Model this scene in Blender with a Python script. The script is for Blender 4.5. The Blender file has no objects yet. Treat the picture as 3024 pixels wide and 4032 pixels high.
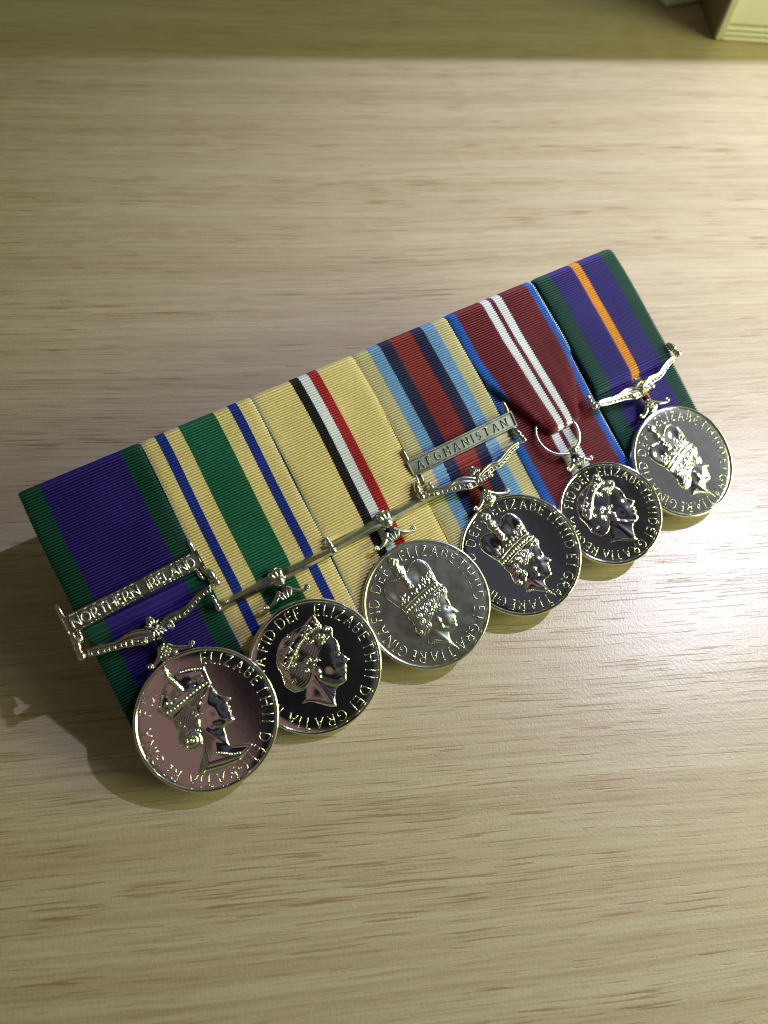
import bpy, math, random
import numpy as np
from mathutils import Matrix, Vector

random.seed(7)
rng = np.random.default_rng(11)
scene = bpy.context.scene
col = scene.collection
MM = 0.001

# ------------------------------------------------------------------ camera
cam_data = bpy.data.cameras.new('camera')
cam = bpy.data.objects.new('camera', cam_data)
col.objects.link(cam)
cam_data.sensor_fit = 'VERTICAL'
cam_data.sensor_height = 36.0
cam_data.sensor_width = 27.0
cam_data.lens = 27.04
cam_data.clip_start = 0.005
cam_data.clip_end = 50.0
cam.matrix_world = Matrix(((0.992884, 0.050491, -0.107852, -0.033171), (-0.095604, 0.877949, -0.469112, -0.113255), (0.071003, 0.476084, 0.876528, 0.208837), (0, 0, 0, 1)))
cam_data.dof.use_dof = True
cam_data.dof.focus_distance = 0.216
cam_data.dof.aperture_fstop = 12.5
scene.camera = cam

# ------------------------------------------------------------------ world and lamps
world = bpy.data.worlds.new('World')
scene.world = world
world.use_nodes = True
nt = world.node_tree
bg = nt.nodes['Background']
# dim olive ambient low down; above it pink, black and grey bands painted
# in by direction, to shape the reflections in the medal discs
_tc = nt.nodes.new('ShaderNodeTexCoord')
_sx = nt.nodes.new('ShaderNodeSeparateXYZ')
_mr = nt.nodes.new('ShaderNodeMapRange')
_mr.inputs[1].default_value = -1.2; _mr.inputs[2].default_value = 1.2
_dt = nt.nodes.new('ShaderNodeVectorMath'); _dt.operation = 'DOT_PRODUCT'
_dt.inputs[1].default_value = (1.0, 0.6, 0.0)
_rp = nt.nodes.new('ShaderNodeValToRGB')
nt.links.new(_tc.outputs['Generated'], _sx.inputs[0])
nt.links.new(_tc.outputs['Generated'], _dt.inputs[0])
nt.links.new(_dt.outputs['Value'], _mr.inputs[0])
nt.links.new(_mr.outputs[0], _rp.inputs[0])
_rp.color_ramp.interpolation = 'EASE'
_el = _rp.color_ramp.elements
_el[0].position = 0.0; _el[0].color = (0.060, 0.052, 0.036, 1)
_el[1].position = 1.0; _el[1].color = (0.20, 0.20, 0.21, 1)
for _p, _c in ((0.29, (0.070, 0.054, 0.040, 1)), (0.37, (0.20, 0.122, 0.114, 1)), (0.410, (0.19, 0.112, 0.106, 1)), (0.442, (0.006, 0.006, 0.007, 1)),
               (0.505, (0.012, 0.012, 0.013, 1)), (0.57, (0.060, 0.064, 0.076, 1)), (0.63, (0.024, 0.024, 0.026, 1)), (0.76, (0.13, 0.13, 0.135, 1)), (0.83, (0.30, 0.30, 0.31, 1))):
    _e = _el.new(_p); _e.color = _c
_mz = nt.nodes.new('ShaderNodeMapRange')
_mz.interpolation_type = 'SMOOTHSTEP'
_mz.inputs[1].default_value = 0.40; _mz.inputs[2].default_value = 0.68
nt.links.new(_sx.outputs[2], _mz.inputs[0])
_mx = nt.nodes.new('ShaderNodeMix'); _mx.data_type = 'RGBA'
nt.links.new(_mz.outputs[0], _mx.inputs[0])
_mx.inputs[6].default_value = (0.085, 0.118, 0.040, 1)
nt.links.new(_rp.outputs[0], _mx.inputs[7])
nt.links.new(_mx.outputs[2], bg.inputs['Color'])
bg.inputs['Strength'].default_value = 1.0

def lamp(name, kind, loc, power, color, size=None, look=None, size_y=None):
    d = bpy.data.lights.new(name, kind)
    d.energy = power
    d.color = color
    if kind in ('POINT', 'SPOT'):
        d.shadow_soft_size = size
    else:
        d.shape = 'RECTANGLE'
        d.size = size
        d.size_y = size_y or size
    o = bpy.data.objects.new(name, d)
    col.objects.link(o)
    o.location = loc
    if look is not None:
        o.rotation_euler = (Vector(look) - Vector(loc)).to_track_quat('-Z', 'Y').to_euler()
    return o

key = lamp('desk_lamp_light', 'SPOT', (0.309, 0.123, 0.391), 8.5, (0.96, 0.975, 1.32), 0.0045, (0.20, 0.09, 0.0))
key.data.spot_size = math.radians(90)
key.data.spot_blend = 1.0
lamp('room_light', 'AREA', (0.74, -0.10, 0.30), 6.2, (0.90, 1.0, 0.47), 0.6, (0.05, 0.12, 0), 0.26)

scene.view_settings.view_transform = 'Standard'
scene.view_settings.look = 'None'
scene.view_settings.exposure = 0.0
scene.view_settings.gamma = 1.0
scene.cycles.max_bounces = 8
scene.cycles.filter_width = 1.15
scene.cycles.sample_clamp_indirect = 6.0
scene.cycles.caustics_reflective = True

# ------------------------------------------------------------------ frames
# "bar" frame: millimetres, x along the medal bar, y up the ribbons, z out of the ribbons
M3 = np.array([[0.905027, -0.400964, 0.141966], [0.425342, 0.850534, -0.309316], [0.003277, 0.340323, 0.940303]])
ORG = np.array([97.9460, -45.6103, -15.5012])
M_BAR = Matrix([list(r) for r in M3])

def bar_to_world(p):
    return (M3 @ (np.asarray(p, float) - ORG)) * MM

# ------------------------------------------------------------------ object helpers
def tag(o, label=None, cat=None, group=None, kind=None):
    if label: o['label'] = label
    if cat: o['category'] = cat
    if group: o['group'] = group
    if kind: o['kind'] = kind
    return o

class Base:
    """an Empty standing at a point of the bar frame; children are given in bar millimetres"""
    def __init__(self, name, p, label, cat, group=None):
        self.p = np.array(p, float)
        self.o = bpy.data.objects.new(name, None)
        self.o.empty_display_size = 0.01
        col.objects.link(self.o)
        m = M_BAR.to_4x4()
        m.translation = Vector(bar_to_world(p))
        self.o.matrix_world = m
        tag(self.o, label, cat, group)

class MB:
    def __init__(self):
        self.v = []; self.f = []; self.m = []; self.n = 0
    def add(self, verts, faces, mat=0):
        verts = np.asarray(verts, float).reshape(-1, 3)
        self.v.append(verts)
        off = self.n
        for i, f in enumerate(faces):
            self.f.append([k + off for k in f])
            self.m.append(mat if isinstance(mat, int) else mat[i])
        self.n += len(verts)
    def grid(self, P, mat=0, close_u=False, close_v=False, keep=None):
        """P: (nu, nv, 3)"""
        nu, nv = P.shape[:2]
        faces = []; mats = []
        for i in range(nu - (0 if close_u else 1)):
            i2 = (i + 1) % nu
            for j in range(nv - (0 if close_v else 1)):
                j2 = (j + 1) % nv
                if keep is not None and not keep[i, j]:
                    continue
                faces.append((i * nv + j, i2 * nv + j, i2 * nv + j2, i * nv + j2))
                mats.append(mat if isinstance(mat, int) else mat[j])
        self.add(P.reshape(-1, 3), faces, mats)
    def build(self, name, mats, parent=None, base=None, frame=None, smooth=True, angle=None):
        V = np.concatenate(self.v) if self.v else np.zeros((0, 3))
        if frame is not None:
            V = frame[0] + V @ frame[1]
        if base is not None:
            V = V - base.p
        me = bpy.data.meshes.new(name)
        me.from_pydata((V * MM).tolist(), [], self.f)
        for m in (mats if isinstance(mats, (list, tuple)) else [mats]):
            me.materials.append(m)
        if len(me.polygons):
            me.polygons.foreach_set('material_index', self.m)
            me.polygons.foreach_set('use_smooth', [smooth] * len(me.polygons))
        me.update()
        if angle:
            me.set_sharp_from_angle(angle=math.radians(angle))
        o = bpy.data.objects.new(name, me)
        col.objects.link(o)
        if parent is None and base is not None:
            parent = base.o
        if parent is not None:
            o.parent = parent
        return o

def share(o, name, parent, offset):
    """another object with the same mesh, moved by offset (millimetres in the parent's axes)"""
    c = bpy.data.objects.new(name, o.data)
    col.objects.link(c)
    c.parent = parent
    c.location = Vector(np.asarray(offset, float) * MM)
    return c

def ellipsoid(mb, c, r, ang=0, nu=10, nv=14, mat=0, zmin=-1.0):
    c = np.asarray(c, float)
    ca, sa = math.cos(ang), math.sin(ang)
    P = np.zeros((nu + 1, nv, 3))
    for i in range(nu + 1):
        t = math.pi * i / nu
        for j in range(nv):
            a = 2 * math.pi * j / nv
            x, y, z = r[0] * math.sin(t) * math.cos(a), r[1] * math.sin(t) * math.sin(a), r[2] * max(math.cos(t), zmin)
            P[i, j] = c + (x * ca - y * sa, x * sa + y * ca, z)
    mb.grid(P[::-1], mat, close_v=True)

def tube(mb, pts, rad, n=10, mat=0, flat=1.0, close=False):
    pts = np.asarray(pts, float)
    rad = np.broadcast_to(np.asarray(rad, float), (len(pts),))
    T = np.gradient(pts, axis=0)
    if close:
        T = np.roll(pts, -1, 0) - np.roll(pts, 1, 0)
    T /= np.linalg.norm(T, axis=1)[:, None] + 1e-12
    up = np.array([0, 0, 1.0])
    P = np.zeros((len(pts), n, 3))
    for i in range(len(pts)):
        b = np.cross(T[i], up)
        if np.linalg.norm(b) < 1e-3: b = np.array([1.0, 0, 0])
        b /= np.linalg.norm(b)
        c = np.cross(b, T[i])
        for j in range(n):
            a = 2 * math.pi * j / n
            P[i, j] = pts[i] + rad[i] * (math.cos(a) * b + flat * math.sin(a) * c)
    mb.grid(P, mat, close_v=True, close_u=close)
    if not close:
        k = mb.n - len(pts) * n
        mb.f.append([k + j for j in range(n)]); mb.m.append(mat if isinstance(mat, int) else 0)
        mb.f.append([k + (len(pts) - 1) * n + j for j in range(n)][::-1]); mb.m.append(mat if isinstance(mat, int) else 0)

def lathe_y(mb, c, prof, n=16, mat=0):
    """profile of (y, radius) about an axis along y through c"""
    P = np.zeros((len(prof), n, 3))
    for i, (y, r) in enumerate(prof):
        for j in range(n):
            a = 2 * math.pi * j / n
            P[i, j] = (c[0] + r * math.cos(a), c[1] + y, c[2] + r * math.sin(a))
    mb.grid(P, mat, close_v=True)

def catmull(pts, n):
    """smooth curve through pts, n samples evenly spaced"""
    pts = np.asarray(pts, float)
    p = np.vstack([2 * pts[0] - pts[1], pts, 2 * pts[-1] - pts[-2]])
    out = []
    for i in range(1, len(p) - 2):
        for t in np.linspace(0, 1, 12, endpoint=False):
            a, b, c, d = p[i - 1], p[i], p[i + 1], p[i + 2]
            out.append(0.5 * ((2 * b) + (-a + c) * t + (2 * a - 5 * b + 4 * c - d) * t * t + (-a + 3 * b - 3 * c + d) * t ** 3))
    out.append(pts[-1])
    out = np.array(out)
    return resample(out, n)

def resample(pts, n):
    pts = np.asarray(pts, float)
    s = np.r_[0, np.cumsum(np.linalg.norm(np.diff(pts, axis=0), axis=1))]
    u = np.linspace(0, s[-1], n)
    return np.stack([np.interp(u, s, pts[:, k]) for k in range(pts.shape[1])], 1)

def box(mb, lo, hi, mat=0, bevel=0.0):
    (x0, y0, z0), (x1, y1, z1) = lo, hi
    b = bevel
    if b <= 0:
        v = [(x0, y0, z0), (x1, y0, z0), (x1, y1, z0), (x0, y1, z0), (x0, y0, z1), (x1, y0, z1), (x1, y1, z1), (x0, y1, z1)]
        mb.add(v, [(3, 2, 1, 0), (4, 5, 6, 7), (0, 1, 5, 4), (1, 2, 6, 5), (2, 3, 7, 6), (3, 0, 4, 7)], mat)
        return
    rings = []
    for z, k in ((z0, b), (z0 + b, 0), (z1 - b, 0), (z1, b)):
        r = []
        for cx, cy, sx, sy in ((x0, y0, 1, 1), (x1, y0, -1, 1), (x1, y1, -1, -1), (x0, y1, 1, -1)):
            e = b if k == 0 else b
            pa = (cx + sx * (k + (0 if k else 0)), cy + sy * (k + b * 0.6), z)
            pb = (cx + sx * (k + b * 0.6), cy + sy * k, z)
            r += [pa, pb] if (sx, sy) in ((1, 1), (-1, -1)) else [pb, pa]
        rings.append(r)
    P = np.array(rings)
    k0 = mb.n
    mb.grid(P, mat, close_v=True)
    mb.f.append([k0 + j for j in range(8)][::-1]); mb.m.append(mat)
    mb.f.append([k0 + 24 + j for j in range(8)]); mb.m.append(mat)

# ------------------------------------------------------------------ materials
def new_mat(name):
    m = bpy.data.materials.new(name)
    m.use_nodes = True
    n = m.node_tree.nodes
    return m, m.node_tree, n['Principled BSDF']

def node(nt, kind, **kw):
    n = nt.nodes.new(kind)
    for k, v in kw.items():
        if k in n.inputs: n.inputs[k].default_value = v
        else: setattr(n, k, v)
    return n

def metal(name, color, rough, scratch=0.25, grain=0.0, spread=0.05):
    m, nt, b = new_mat(name)
    b.inputs['Metallic'].default_value = 1.0
    b.inputs['Base Color'].default_value = (*color, 1)
    tc = node(nt, 'ShaderNodeTexCoord')
    mp = node(nt, 'ShaderNodeMapping')
    mp.inputs['Scale'].default_value = (900, 9000, 900)
    mp.inputs['Rotation'].default_value = (0, 0, 0.6)
    nt.links.new(tc.outputs['Object'], mp.inputs[0])
    nz = node(nt, 'ShaderNodeTexNoise', Scale=1.0, Detail=3.0, Roughness=0.6)
    nt.links.new(mp.outputs[0], nz.inputs['Vector'])
    n2 = node(nt, 'ShaderNodeTexNoise', Scale=260.0, Detail=4.0, Roughness=0.6)
    nt.links.new(tc.outputs['Object'], n2.inputs['Vector'])
    mr = node(nt, 'ShaderNodeMapRange')
    mr.inputs[1].default_value = 0.3; mr.inputs[2].default_value = 0.75
    mr.inputs[3].default_value = max(0.02, rough - spread); mr.inputs[4].default_value = rough + spread
    nt.links.new(n2.outputs[0], mr.inputs[0])
    nt.links.new(mr.outputs[0], b.inputs['Roughness'])
    bp = node(nt, 'ShaderNodeBump', Strength=scratch, Distance=0.00002)
    nt.links.new(nz.outputs[0], bp.inputs['Height'])
    last = bp
    if grain > 0:
        n3 = node(nt, 'ShaderNodeTexNoise', Scale=6000.0, Detail=2.0)
        nt.links.new(tc.outputs['Object'], n3.inputs['Vector'])
        b2 = node(nt, 'ShaderNodeBump', Strength=grain, Distance=0.00004)
        nt.links.new(n3.outputs[0], b2.inputs['Height'])
        nt.links.new(bp.outputs[0], b2.inputs['Normal'])
        last = b2
    nt.links.new(last.outputs[0], b.inputs['Normal'])
    return m

POLISHED = metal('polished_cupronickel', (0.82, 0.81, 0.79), 0.07, 0.2)
LETTER = metal('worn_silver_letters', (0.85, 0.84, 0.80), 0.30, 0.1)
BRIGHT = metal('bright_silver_plate', (0.88, 0.88, 0.87), 0.085, 0.22, 0.0, 0.04)
SATIN = metal('satin_nickel', (0.62, 0.65, 0.57), 0.30, 0.30, 0.10)
DULL = metal('dull_nickel_clasp', (0.34, 0.355, 0.31), 0.34, 0.3, 0.12)
CAST = metal('cast_silver', (0.66, 0.65, 0.63), 0.18, 0.15, 0.10)
PITTED = metal('pitted_clasp_ground', (0.26, 0.26, 0.22), 0.42, 0.2, 0.25)

def fabric(name, color, rough=0.55, spec=0.35, vary=0.30):
    m, nt, b = new_mat(name)
    tc = node(nt, 'ShaderNodeTexCoord')
    mp = node(nt, 'ShaderNodeMapping')
    mp.inputs['Scale'].default_value = (5200, 900, 900)
    nt.links.new(tc.outputs['Object'], mp.inputs[0])
    nz = node(nt, 'ShaderNodeTexNoise', Scale=1.0, Detail=2.0, Roughness=0.6)
    nt.links.new(mp.outputs[0], nz.inputs['Vector'])
    n2 = node(nt, 'ShaderNodeTexNoise', Scale=170.0, Detail=2.0)
    nt.links.new(tc.outputs['Object'], n2.inputs['Vector'])
    mx = node(nt, 'ShaderNodeMix', data_type='RGBA', blend_type='MIX')
    lo = [c * (1 - vary) for c in color]; hi = [min(1, c * (1 + vary)) for c in color]
    mx.inputs[6].default_value = (*lo, 1); mx.inputs[7].default_value = (*hi, 1)
    ad = node(nt, 'ShaderNodeMath', operation='MULTIPLY_ADD')
    ad.inputs[1].default_value = 0.35; 
    nt.links.new(n2.outputs[0], ad.inputs[0])
    mr = node(nt, 'ShaderNodeMapRange')
    mr.inputs[1].default_value = 0.3; mr.inputs[2].default_value = 0.7; mr.inputs[3].default_value = -0.175; mr.inputs[4].default_value = 0.825
    nt.links.new(nz.outputs[0], mr.inputs[0])
    nt.links.new(mr.outputs[0], ad.inputs[2])
    nt.links.new(ad.outputs[0], mx.inputs[0])
    nt.links.new(mx.outputs[2], b.inputs['Base Color'])
    b.inputs['Roughness'].default_value = rough
    b.inputs['Specular IOR Level'].default_value = spec
    bp = node(nt, 'ShaderNodeBump', Strength=0.5, Distance=0.00012)
    nt.links.new(nz.outputs[0], bp.inputs['Height'])
    nt.links.new(bp.outputs[0], b.inputs['Normal'])
    return m

FAB = {
    'green': fabric('bottle_green_silk', (0.004, 0.055, 0.038)),
    'purple': fabric('purple_silk', (0.025, 0.011, 0.175)),
    'yellow': fabric('straw_yellow_silk', (0.72, 0.61, 0.28), vary=0.18),
    'emerald': fabric('emerald_green_silk', (0.012, 0.135, 0.070)),
    'royal': fabric('royal_blue_silk', (0.012, 0.035, 0.30)),
    'black': fabric('black_silk', (0.008, 0.008, 0.011)),
    'white': fabric('white_silk', (0.72, 0.75, 0.76), vary=0.10),
    'red': fabric('scarlet_silk', (0.40, 0.018, 0.022)),
    'stone': fabric('pale_stone_silk', (0.55, 0.49, 0.27), vary=0.18),
    'sky': fabric('sky_blue_silk', (0.17, 0.34, 0.55)),
    'navy': fabric('navy_silk', (0.010, 0.013, 0.060)),
    'brick': fabric('coral_red_silk', (0.235, 0.022, 0.022)),
    'crimson': fabric('crimson_silk', (0.150, 0.008, 0.020)),
    'cobalt': fabric('cobalt_blue_silk', (0.014, 0.11, 0.46)),
    'orange': fabric('orange_gold_silk', (0.68, 0.29, 0.012)),
    'cord': fabric('pale_cord', (0.68, 0.62, 0.34), vary=0.15),
    'felt': fabric('black_felt', (0.006, 0.006, 0.007), 0.9, 0.1),
    'thread': fabric('black_sewing_thread', (0.006, 0.007, 0.012), 0.6, 0.3),
}

def wood_mat():
    m, nt, b = new_mat('pale_oak_laminate')
    L = nt.links
    tc = node(nt, 'ShaderNodeTexCoord')
    # slow wander of the grain
    wn = node(nt, 'ShaderNodeTexNoise', Scale=9.0, Detail=1.5, Roughness=0.4)
    wm = node(nt, 'ShaderNodeMapping'); wm.inputs['Scale'].default_value = (0.55, 1.3, 1)
    wm.inputs['Location'].default_value = (1.3, 0.4, 0)
    L.new(tc.outputs['Object'], wm.inputs[0]); L.new(wm.outputs[0], wn.inputs['Vector'])
    sub = node(nt, 'ShaderNodeMath', operation='SUBTRACT'); sub.inputs[1].default_value = 0.5
    L.new(wn.outputs[0], sub.inputs[0])
    mul = node(nt, 'ShaderNodeMath', operation='MULTIPLY'); mul.inputs[1].default_value = 0.013
    L.new(sub.outputs[0], mul.inputs[0])
    cmb = node(nt, 'ShaderNodeCombineXYZ'); L.new(mul.outputs[0], cmb.inputs[1])
    va = node(nt, 'ShaderNodeVectorMath', operation='ADD')
    L.new(tc.outputs['Object'], va.inputs[0]); L.new(cmb.outputs[0], va.inputs[1])
    def stretched(sx, sy, detail, rough, off=0.0):
        mp = node(nt, 'ShaderNodeMapping'); mp.inputs['Scale'].default_value = (sx, sy, 1)
        mp.inputs['Location'].default_value = (off, off * 2.7, 0)
        L.new(va.outputs[0], mp.inputs[0])
        nz = node(nt, 'ShaderNodeTexNoise', Scale=1.0, Detail=detail, Roughness=rough)
        L.new(mp.outputs[0], nz.inputs['Vector'])
        return nz
    bands = stretched(2.2, 80, 3.0, 0.6)
    streak = stretched(7, 760, 3.0, 0.6, 3.1)
    fine = stretched(44, 1750, 3.0, 0.68, 6.6)
    pores = stretched(52, 1700, 1.5, 0.45, 8.3)
    dens = stretched(7, 95, 2.0, 0.5, 5.7)
    cr = node(nt, 'ShaderNodeValToRGB')
    cr.color_ramp.elements[0].position = 0.30; cr.color_ramp.elements[0].color = (0.520, 0.426, 0.288, 1)
    cr.color_ramp.elements[1].position = 0.70; cr.color_ramp.elements[1].color = (0.605, 0.518, 0.368, 1)
    L.new(bands.outputs[0], cr.inputs[0])
    def layer(prev, noise, lo, hi, tint):
        s = node(nt, 'ShaderNodeMapRange'); s.inputs[1].default_value = lo; s.inputs[2].default_value = hi
        L.new(noise.outputs[0], s.inputs[0])
        m = node(nt, 'ShaderNodeMix', data_type='RGBA', blend_type='MULTIPLY'); m.inputs[7].default_value = (*tint, 1)
        L.new(s.outputs[0], m.inputs[0]); L.new(prev, m.inputs[6])
        return m.outputs[2]
    c1 = layer(cr.outputs[0], streak, 0.40, 0.66, (0.85, 0.80, 0.74))
    c2 = layer(c1, fine, 0.50, 0.67, (0.78, 0.73, 0.66))
    # pores: short brown dashes, more of them in some bands
    th = node(nt, 'ShaderNodeMapRange'); th.inputs[1].default_value = 0.30; th.inputs[2].default_value = 0.70; th.inputs[3].default_value = 0.70; th.inputs[4].default_value = 0.545
    L.new(dens.outputs[0], th.inputs[0])
    dp = node(nt, 'ShaderNodeMath', operation='SUBTRACT'); L.new(pores.outputs[0], dp.inputs[0]); L.new(th.outputs[0], dp.inputs[1])
    pm = node(nt, 'ShaderNodeMapRange'); pm.inputs[1].default_value = 0.0; pm.inputs[2].default_value = 0.045
    L.new(dp.outputs[0], pm.inputs[0])
    m2 = node(nt, 'ShaderNodeMix', data_type='RGBA', blend_type='MULTIPLY'); m2.inputs[7].default_value = (0.74, 0.63, 0.52, 1)
    L.new(pm.outputs[0], m2.inputs[0]); L.new(c2, m2.inputs[6])
    L.new(m2.outputs[2], b.inputs['Base Color'])
    b.inputs['Specular IOR Level'].default_value = 0.62
    b.inputs['Roughness'].default_value = 0.37
    # fine pebbled lacquer
    mp = node(nt, 'ShaderNodeMapping'); mp.inputs['Scale'].default_value = (1500, 1000, 1); mp.inputs['Rotation'].default_value = (0, 0, 0.6)
    L.new(tc.outputs['Object'], mp.inputs[0])
    fz = node(nt, 'ShaderNodeTexNoise', Scale=1.0, Detail=2.0, Roughness=0.5); L.new(mp.outputs[0], fz.inputs['Vector'])
    bp = node(nt, 'ShaderNodeBump', Strength=0.35, Distance=0.0002); L.new(fz.outputs[0], bp.inputs['Height'])
    b2 = node(nt, 'ShaderNodeBump', Strength=0.3, Distance=0.0002, invert=True); L.new(pm.outputs[0], b2.inputs['Height']); L.new(bp.outputs[0], b2.inputs['Normal'])
    L.new(b2.outputs[0], b.inputs['Normal'])
    return m

def plain(name, color, rough=0.5, vary=0.08, scale=60.0):
    m, nt, b = new_mat(name)
    tc = node(nt, 'ShaderNodeTexCoord')
    nz = node(nt, 'ShaderNodeTexNoise', Scale=scale, Detail=3.0)
    nt.links.new(tc.outputs['Object'], nz.inputs['Vector'])
    mx = node(nt, 'ShaderNodeMix', data_type='RGBA')
    mx.inputs[6].default_value = (*[c * (1 - vary) for c in color], 1)
    mx.inputs[7].default_value = (*[min(1, c * (1 + vary)) for c in color], 1)
    nt.links.new(nz.outputs[0], mx.inputs[0]); nt.links.new(mx.outputs[2], b.inputs['Base Color'])
    b.inputs['Roughness'].default_value = rough
    return m
# ------------------------------------------------------------------ the table
def build_table():
    mb = MB()
    # one board: top sheet with a thin edge
    box(mb, (-1500, -900, -25), (1500, 620, 0.0))
    o = mb.build('table_top', wood_mat(), smooth=False)
    tag(o, 'pale oak laminate table top with fine horizontal grain', kind='structure')
build_table()

def build_shade_board():
    # unseen board added to keep the desk lamp off the back of the table
    root = bpy.data.objects.new('shade_board', None); col.objects.link(root)
    root.location = (0.1, 0.1810, 0.0); root.rotation_euler = (0, 0, math.radians(0.5))
    tag(root, 'unseen board added over the back of the table to shade the far strip', 'light blocker')
    m = plain('shade_board_laminate', (0.55, 0.47, 0.34), 0.5)
    mb = MB(); box(mb, (-700, 0, 180), (700, 62, 198)); mb.build('shade_board_top', m, root, smooth=False)
    for x in (-690, 672):
        mb = MB(); box(mb, (x, 2, 0.2), (x + 18, 60, 179.8)); mb.build('side_panel', m, root, smooth=False)
build_shade_board()

# ------------------------------------------------------------------ backing of the medal bar
PITCH = 32.65
def build_backing():
    b = Base('mounting_board', (98, -70, -7), 'black felt backing board behind the row of medal ribbons', 'mounting board')
    mb = MB(); box(mb, (0.6, -73.5, -1.9), (195.4, -1.2, 1.75), bevel=0.6)
    mb.build('board', FAB['felt'], base=b, smooth=False)
    # wedge that props the back of the board on the table
    n = np.array([0.00327749, 0.34032289, 0.94030292]); d = -29.777
    zt = lambda x, y: (d - n[0] * x - n[1] * y) / n[2] + 0.15
    mb = MB()
    v = []
    for x in (16, 182):
        v += [(x, -10, -1.9), (x, -66, -1.9), (x, -66, zt(x, -66)), (x, -10, zt(x, -10))]
    mb.add(v, [(0, 1, 2, 3), (7, 6, 5, 4), (0, 4, 5, 1), (1, 5, 6, 2), (2, 6, 7, 3), (3, 7, 4, 0)])
    mb.build('wedge_prop', FAB['felt'], base=b, smooth=False)
build_backing()

# ------------------------------------------------------------------ ribbons
RIB = 0.74
def ribbon(mb, x0, x1, path, stripes, mats, shape=None, amp=0.9, selv=('', ''), seed=0):
    """path of (y, z) down the ribbon; stripes = [(fraction where it ends, material index), ...]"""
    path = np.asarray(path, float)
    L = np.linalg.norm(np.diff(path, axis=0), axis=1).sum()
    nr = int(round(L / RIB))
    uu = np.array([0, .06, .14, .27, .5, .73, .86, .94])
    s = np.r_[(np.arange(nr)[:, None] + uu[None, :]).ravel(), nr] * (L / nr)
    n = len(s)
    s0 = np.r_[0, np.cumsum(np.linalg.norm(np.diff(path, axis=0), axis=1))]
    p = np.stack([np.interp(s, s0, path[:, k]) for k in (0, 1)], 1)
    # soften corners
    for _ in range(4):
        p[1:-1] = (p[:-2] + 2 * p[1:-1] + p[2:]) / 4
    t = np.gradient(p, axis=0); t /= np.linalg.norm(t, axis=1)[:, None]
    nrm = np.stack([t[:, 1], -t[:, 0]], 1)
    ph = math.pi * s / (L / nr)
    uf = (s / (L / nr)) % 1.0
    rib = amp * (1 - np.abs(2 * uf - 1) ** 4)
    w = x1 - x0
    cols = [(0.0, None)]
    prev = 0.0
    sv = 0.32 / w
    st = list(stripes)
    if selv[0] != '':
        st = [(sv, selv[0])] + st
    if selv[1] != '':
        st = st[:-1] + [(1 - sv, st[-1][1]), (1.0, selv[1])]
    xs = [0.0]; cm = []; bound = [True]
    for f, m in st:
        k = max(1, int(math.ceil((f - prev) * w / 1.3)))
        for q in range(1, k + 1):
            xs.append(prev + (f - prev) * q / k); cm.append(m); bound.append(q == k)
        prev = f
    xs = np.array(xs) * w; bound = np.array(bound)
    r = np.random.default_rng(seed)
    P = np.zeros((n, len(xs), 3))
    tooth = np.sin(2 * ph) * 0.07
    for j, x in enumerate(xs):
        xx = np.full(n, x)
        if bound[j]:
            xx = xx + tooth + r.normal(0, 0.02, n)
        if j == 0: xx = xx - 0.10 * np.abs(np.sin(ph)) + 0.05
        if j == len(xs) - 1: xx = xx + 0.10 * np.abs(np.sin(ph)) - 0.05
        e = min(x, w - x)
        dz = -0.28 * max(0.0, 1 - e / 0.9) ** 2
        disp = rib + dz
        P[:, j, 0] = x0 + xx
        P[:, j, 1] = p[:, 0] + nrm[:, 0] * disp
        P[:, j, 2] = p[:, 1] + nrm[:, 1] * disp
    # gentle unevenness
    sl = 0.2 * np.sin(P[:, :, 0] * 0.31 + seed) * np.sin(P[:, :, 1] * 0.17 + seed * 2.0)
    P[:, :, 2] += sl * np.clip(s[:, None] / 12, 0, 1)
    P[:, :, 0] += 0.16 * np.sin(P[:, :, 1] * 0.11 + seed * 1.7) * np.clip(s[:, None] / 12, 0, 1)
    P[:, :, 2] += (0.30, 0.08, 0.34, 0.12, 0.28, 0.0)[seed % 6] * np.clip(s[:, None] / 14, 0, 1)
    if shape is not None:
        P = shape(P, s, L)
    mb.grid(P, cm)
    # thin back layer and edges so that the ribbon has thickness
    Q = P.copy(); Q[:, :, 2] -= 0.0
    for j in range(len(xs)):
        Q[:, j, 1] -= nrm[:, 0] * 0.35; Q[:, j, 2] -= nrm[:, 1] * 0.35
    sub = Q[::8]
    mb.grid(sub[:, ::-1], cm[::-1])
    for j in (0, len(xs) - 1):
        E = np.stack([P[:, j], Q[:, j]], 1)
        mb.grid(E if j else E[:, ::-1], cm[min(j, len(cm) - 1)])

RIBBONS = [
    dict(cols=['green', 'purple'], st=[(.168, 0), (.832, 1), (1, 0)], selv=(0, 0)),
    dict(cols=['yellow', 'royal', 'emerald', 'white'], st=[(.125, 0), (.208, 1), (.335, 0), (.655, 2), (.785, 0), (.868, 1), (1, 0)], selv=(3, 3)),
    dict(cols=['yellow', 'black', 'white', 'red', 'cord'], st=[(.030, 4), (.372, 0), (.458, 1), (.548, 2), (.640, 3), (1, 0)], selv=(4, 0)),
    dict(cols=['stone', 'sky', 'navy', 'brick', 'cord'], st=[(.148, 0), (.270, 1), (.388, 2), (.612, 3), (.732, 2), (.852, 1), (1, 0)], selv=(4, 4)),
    dict(cols=['cobalt', 'crimson', 'white'], st=[(.090, 0), (.398, 1), (.480, 2), (.528, 1), (.612, 2), (.915, 1), (1, 0)], selv=(0, 2)),
    dict(cols=['green', 'purple', 'orange'], st=[(.172, 0), (.452, 1), (.552, 2), (.830, 1), (1, 0)], selv=(0, 0)),
]
FRONT_END = [-45.0, -46.6, -45.6, -45.0, -45.6, -40.6]

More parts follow.
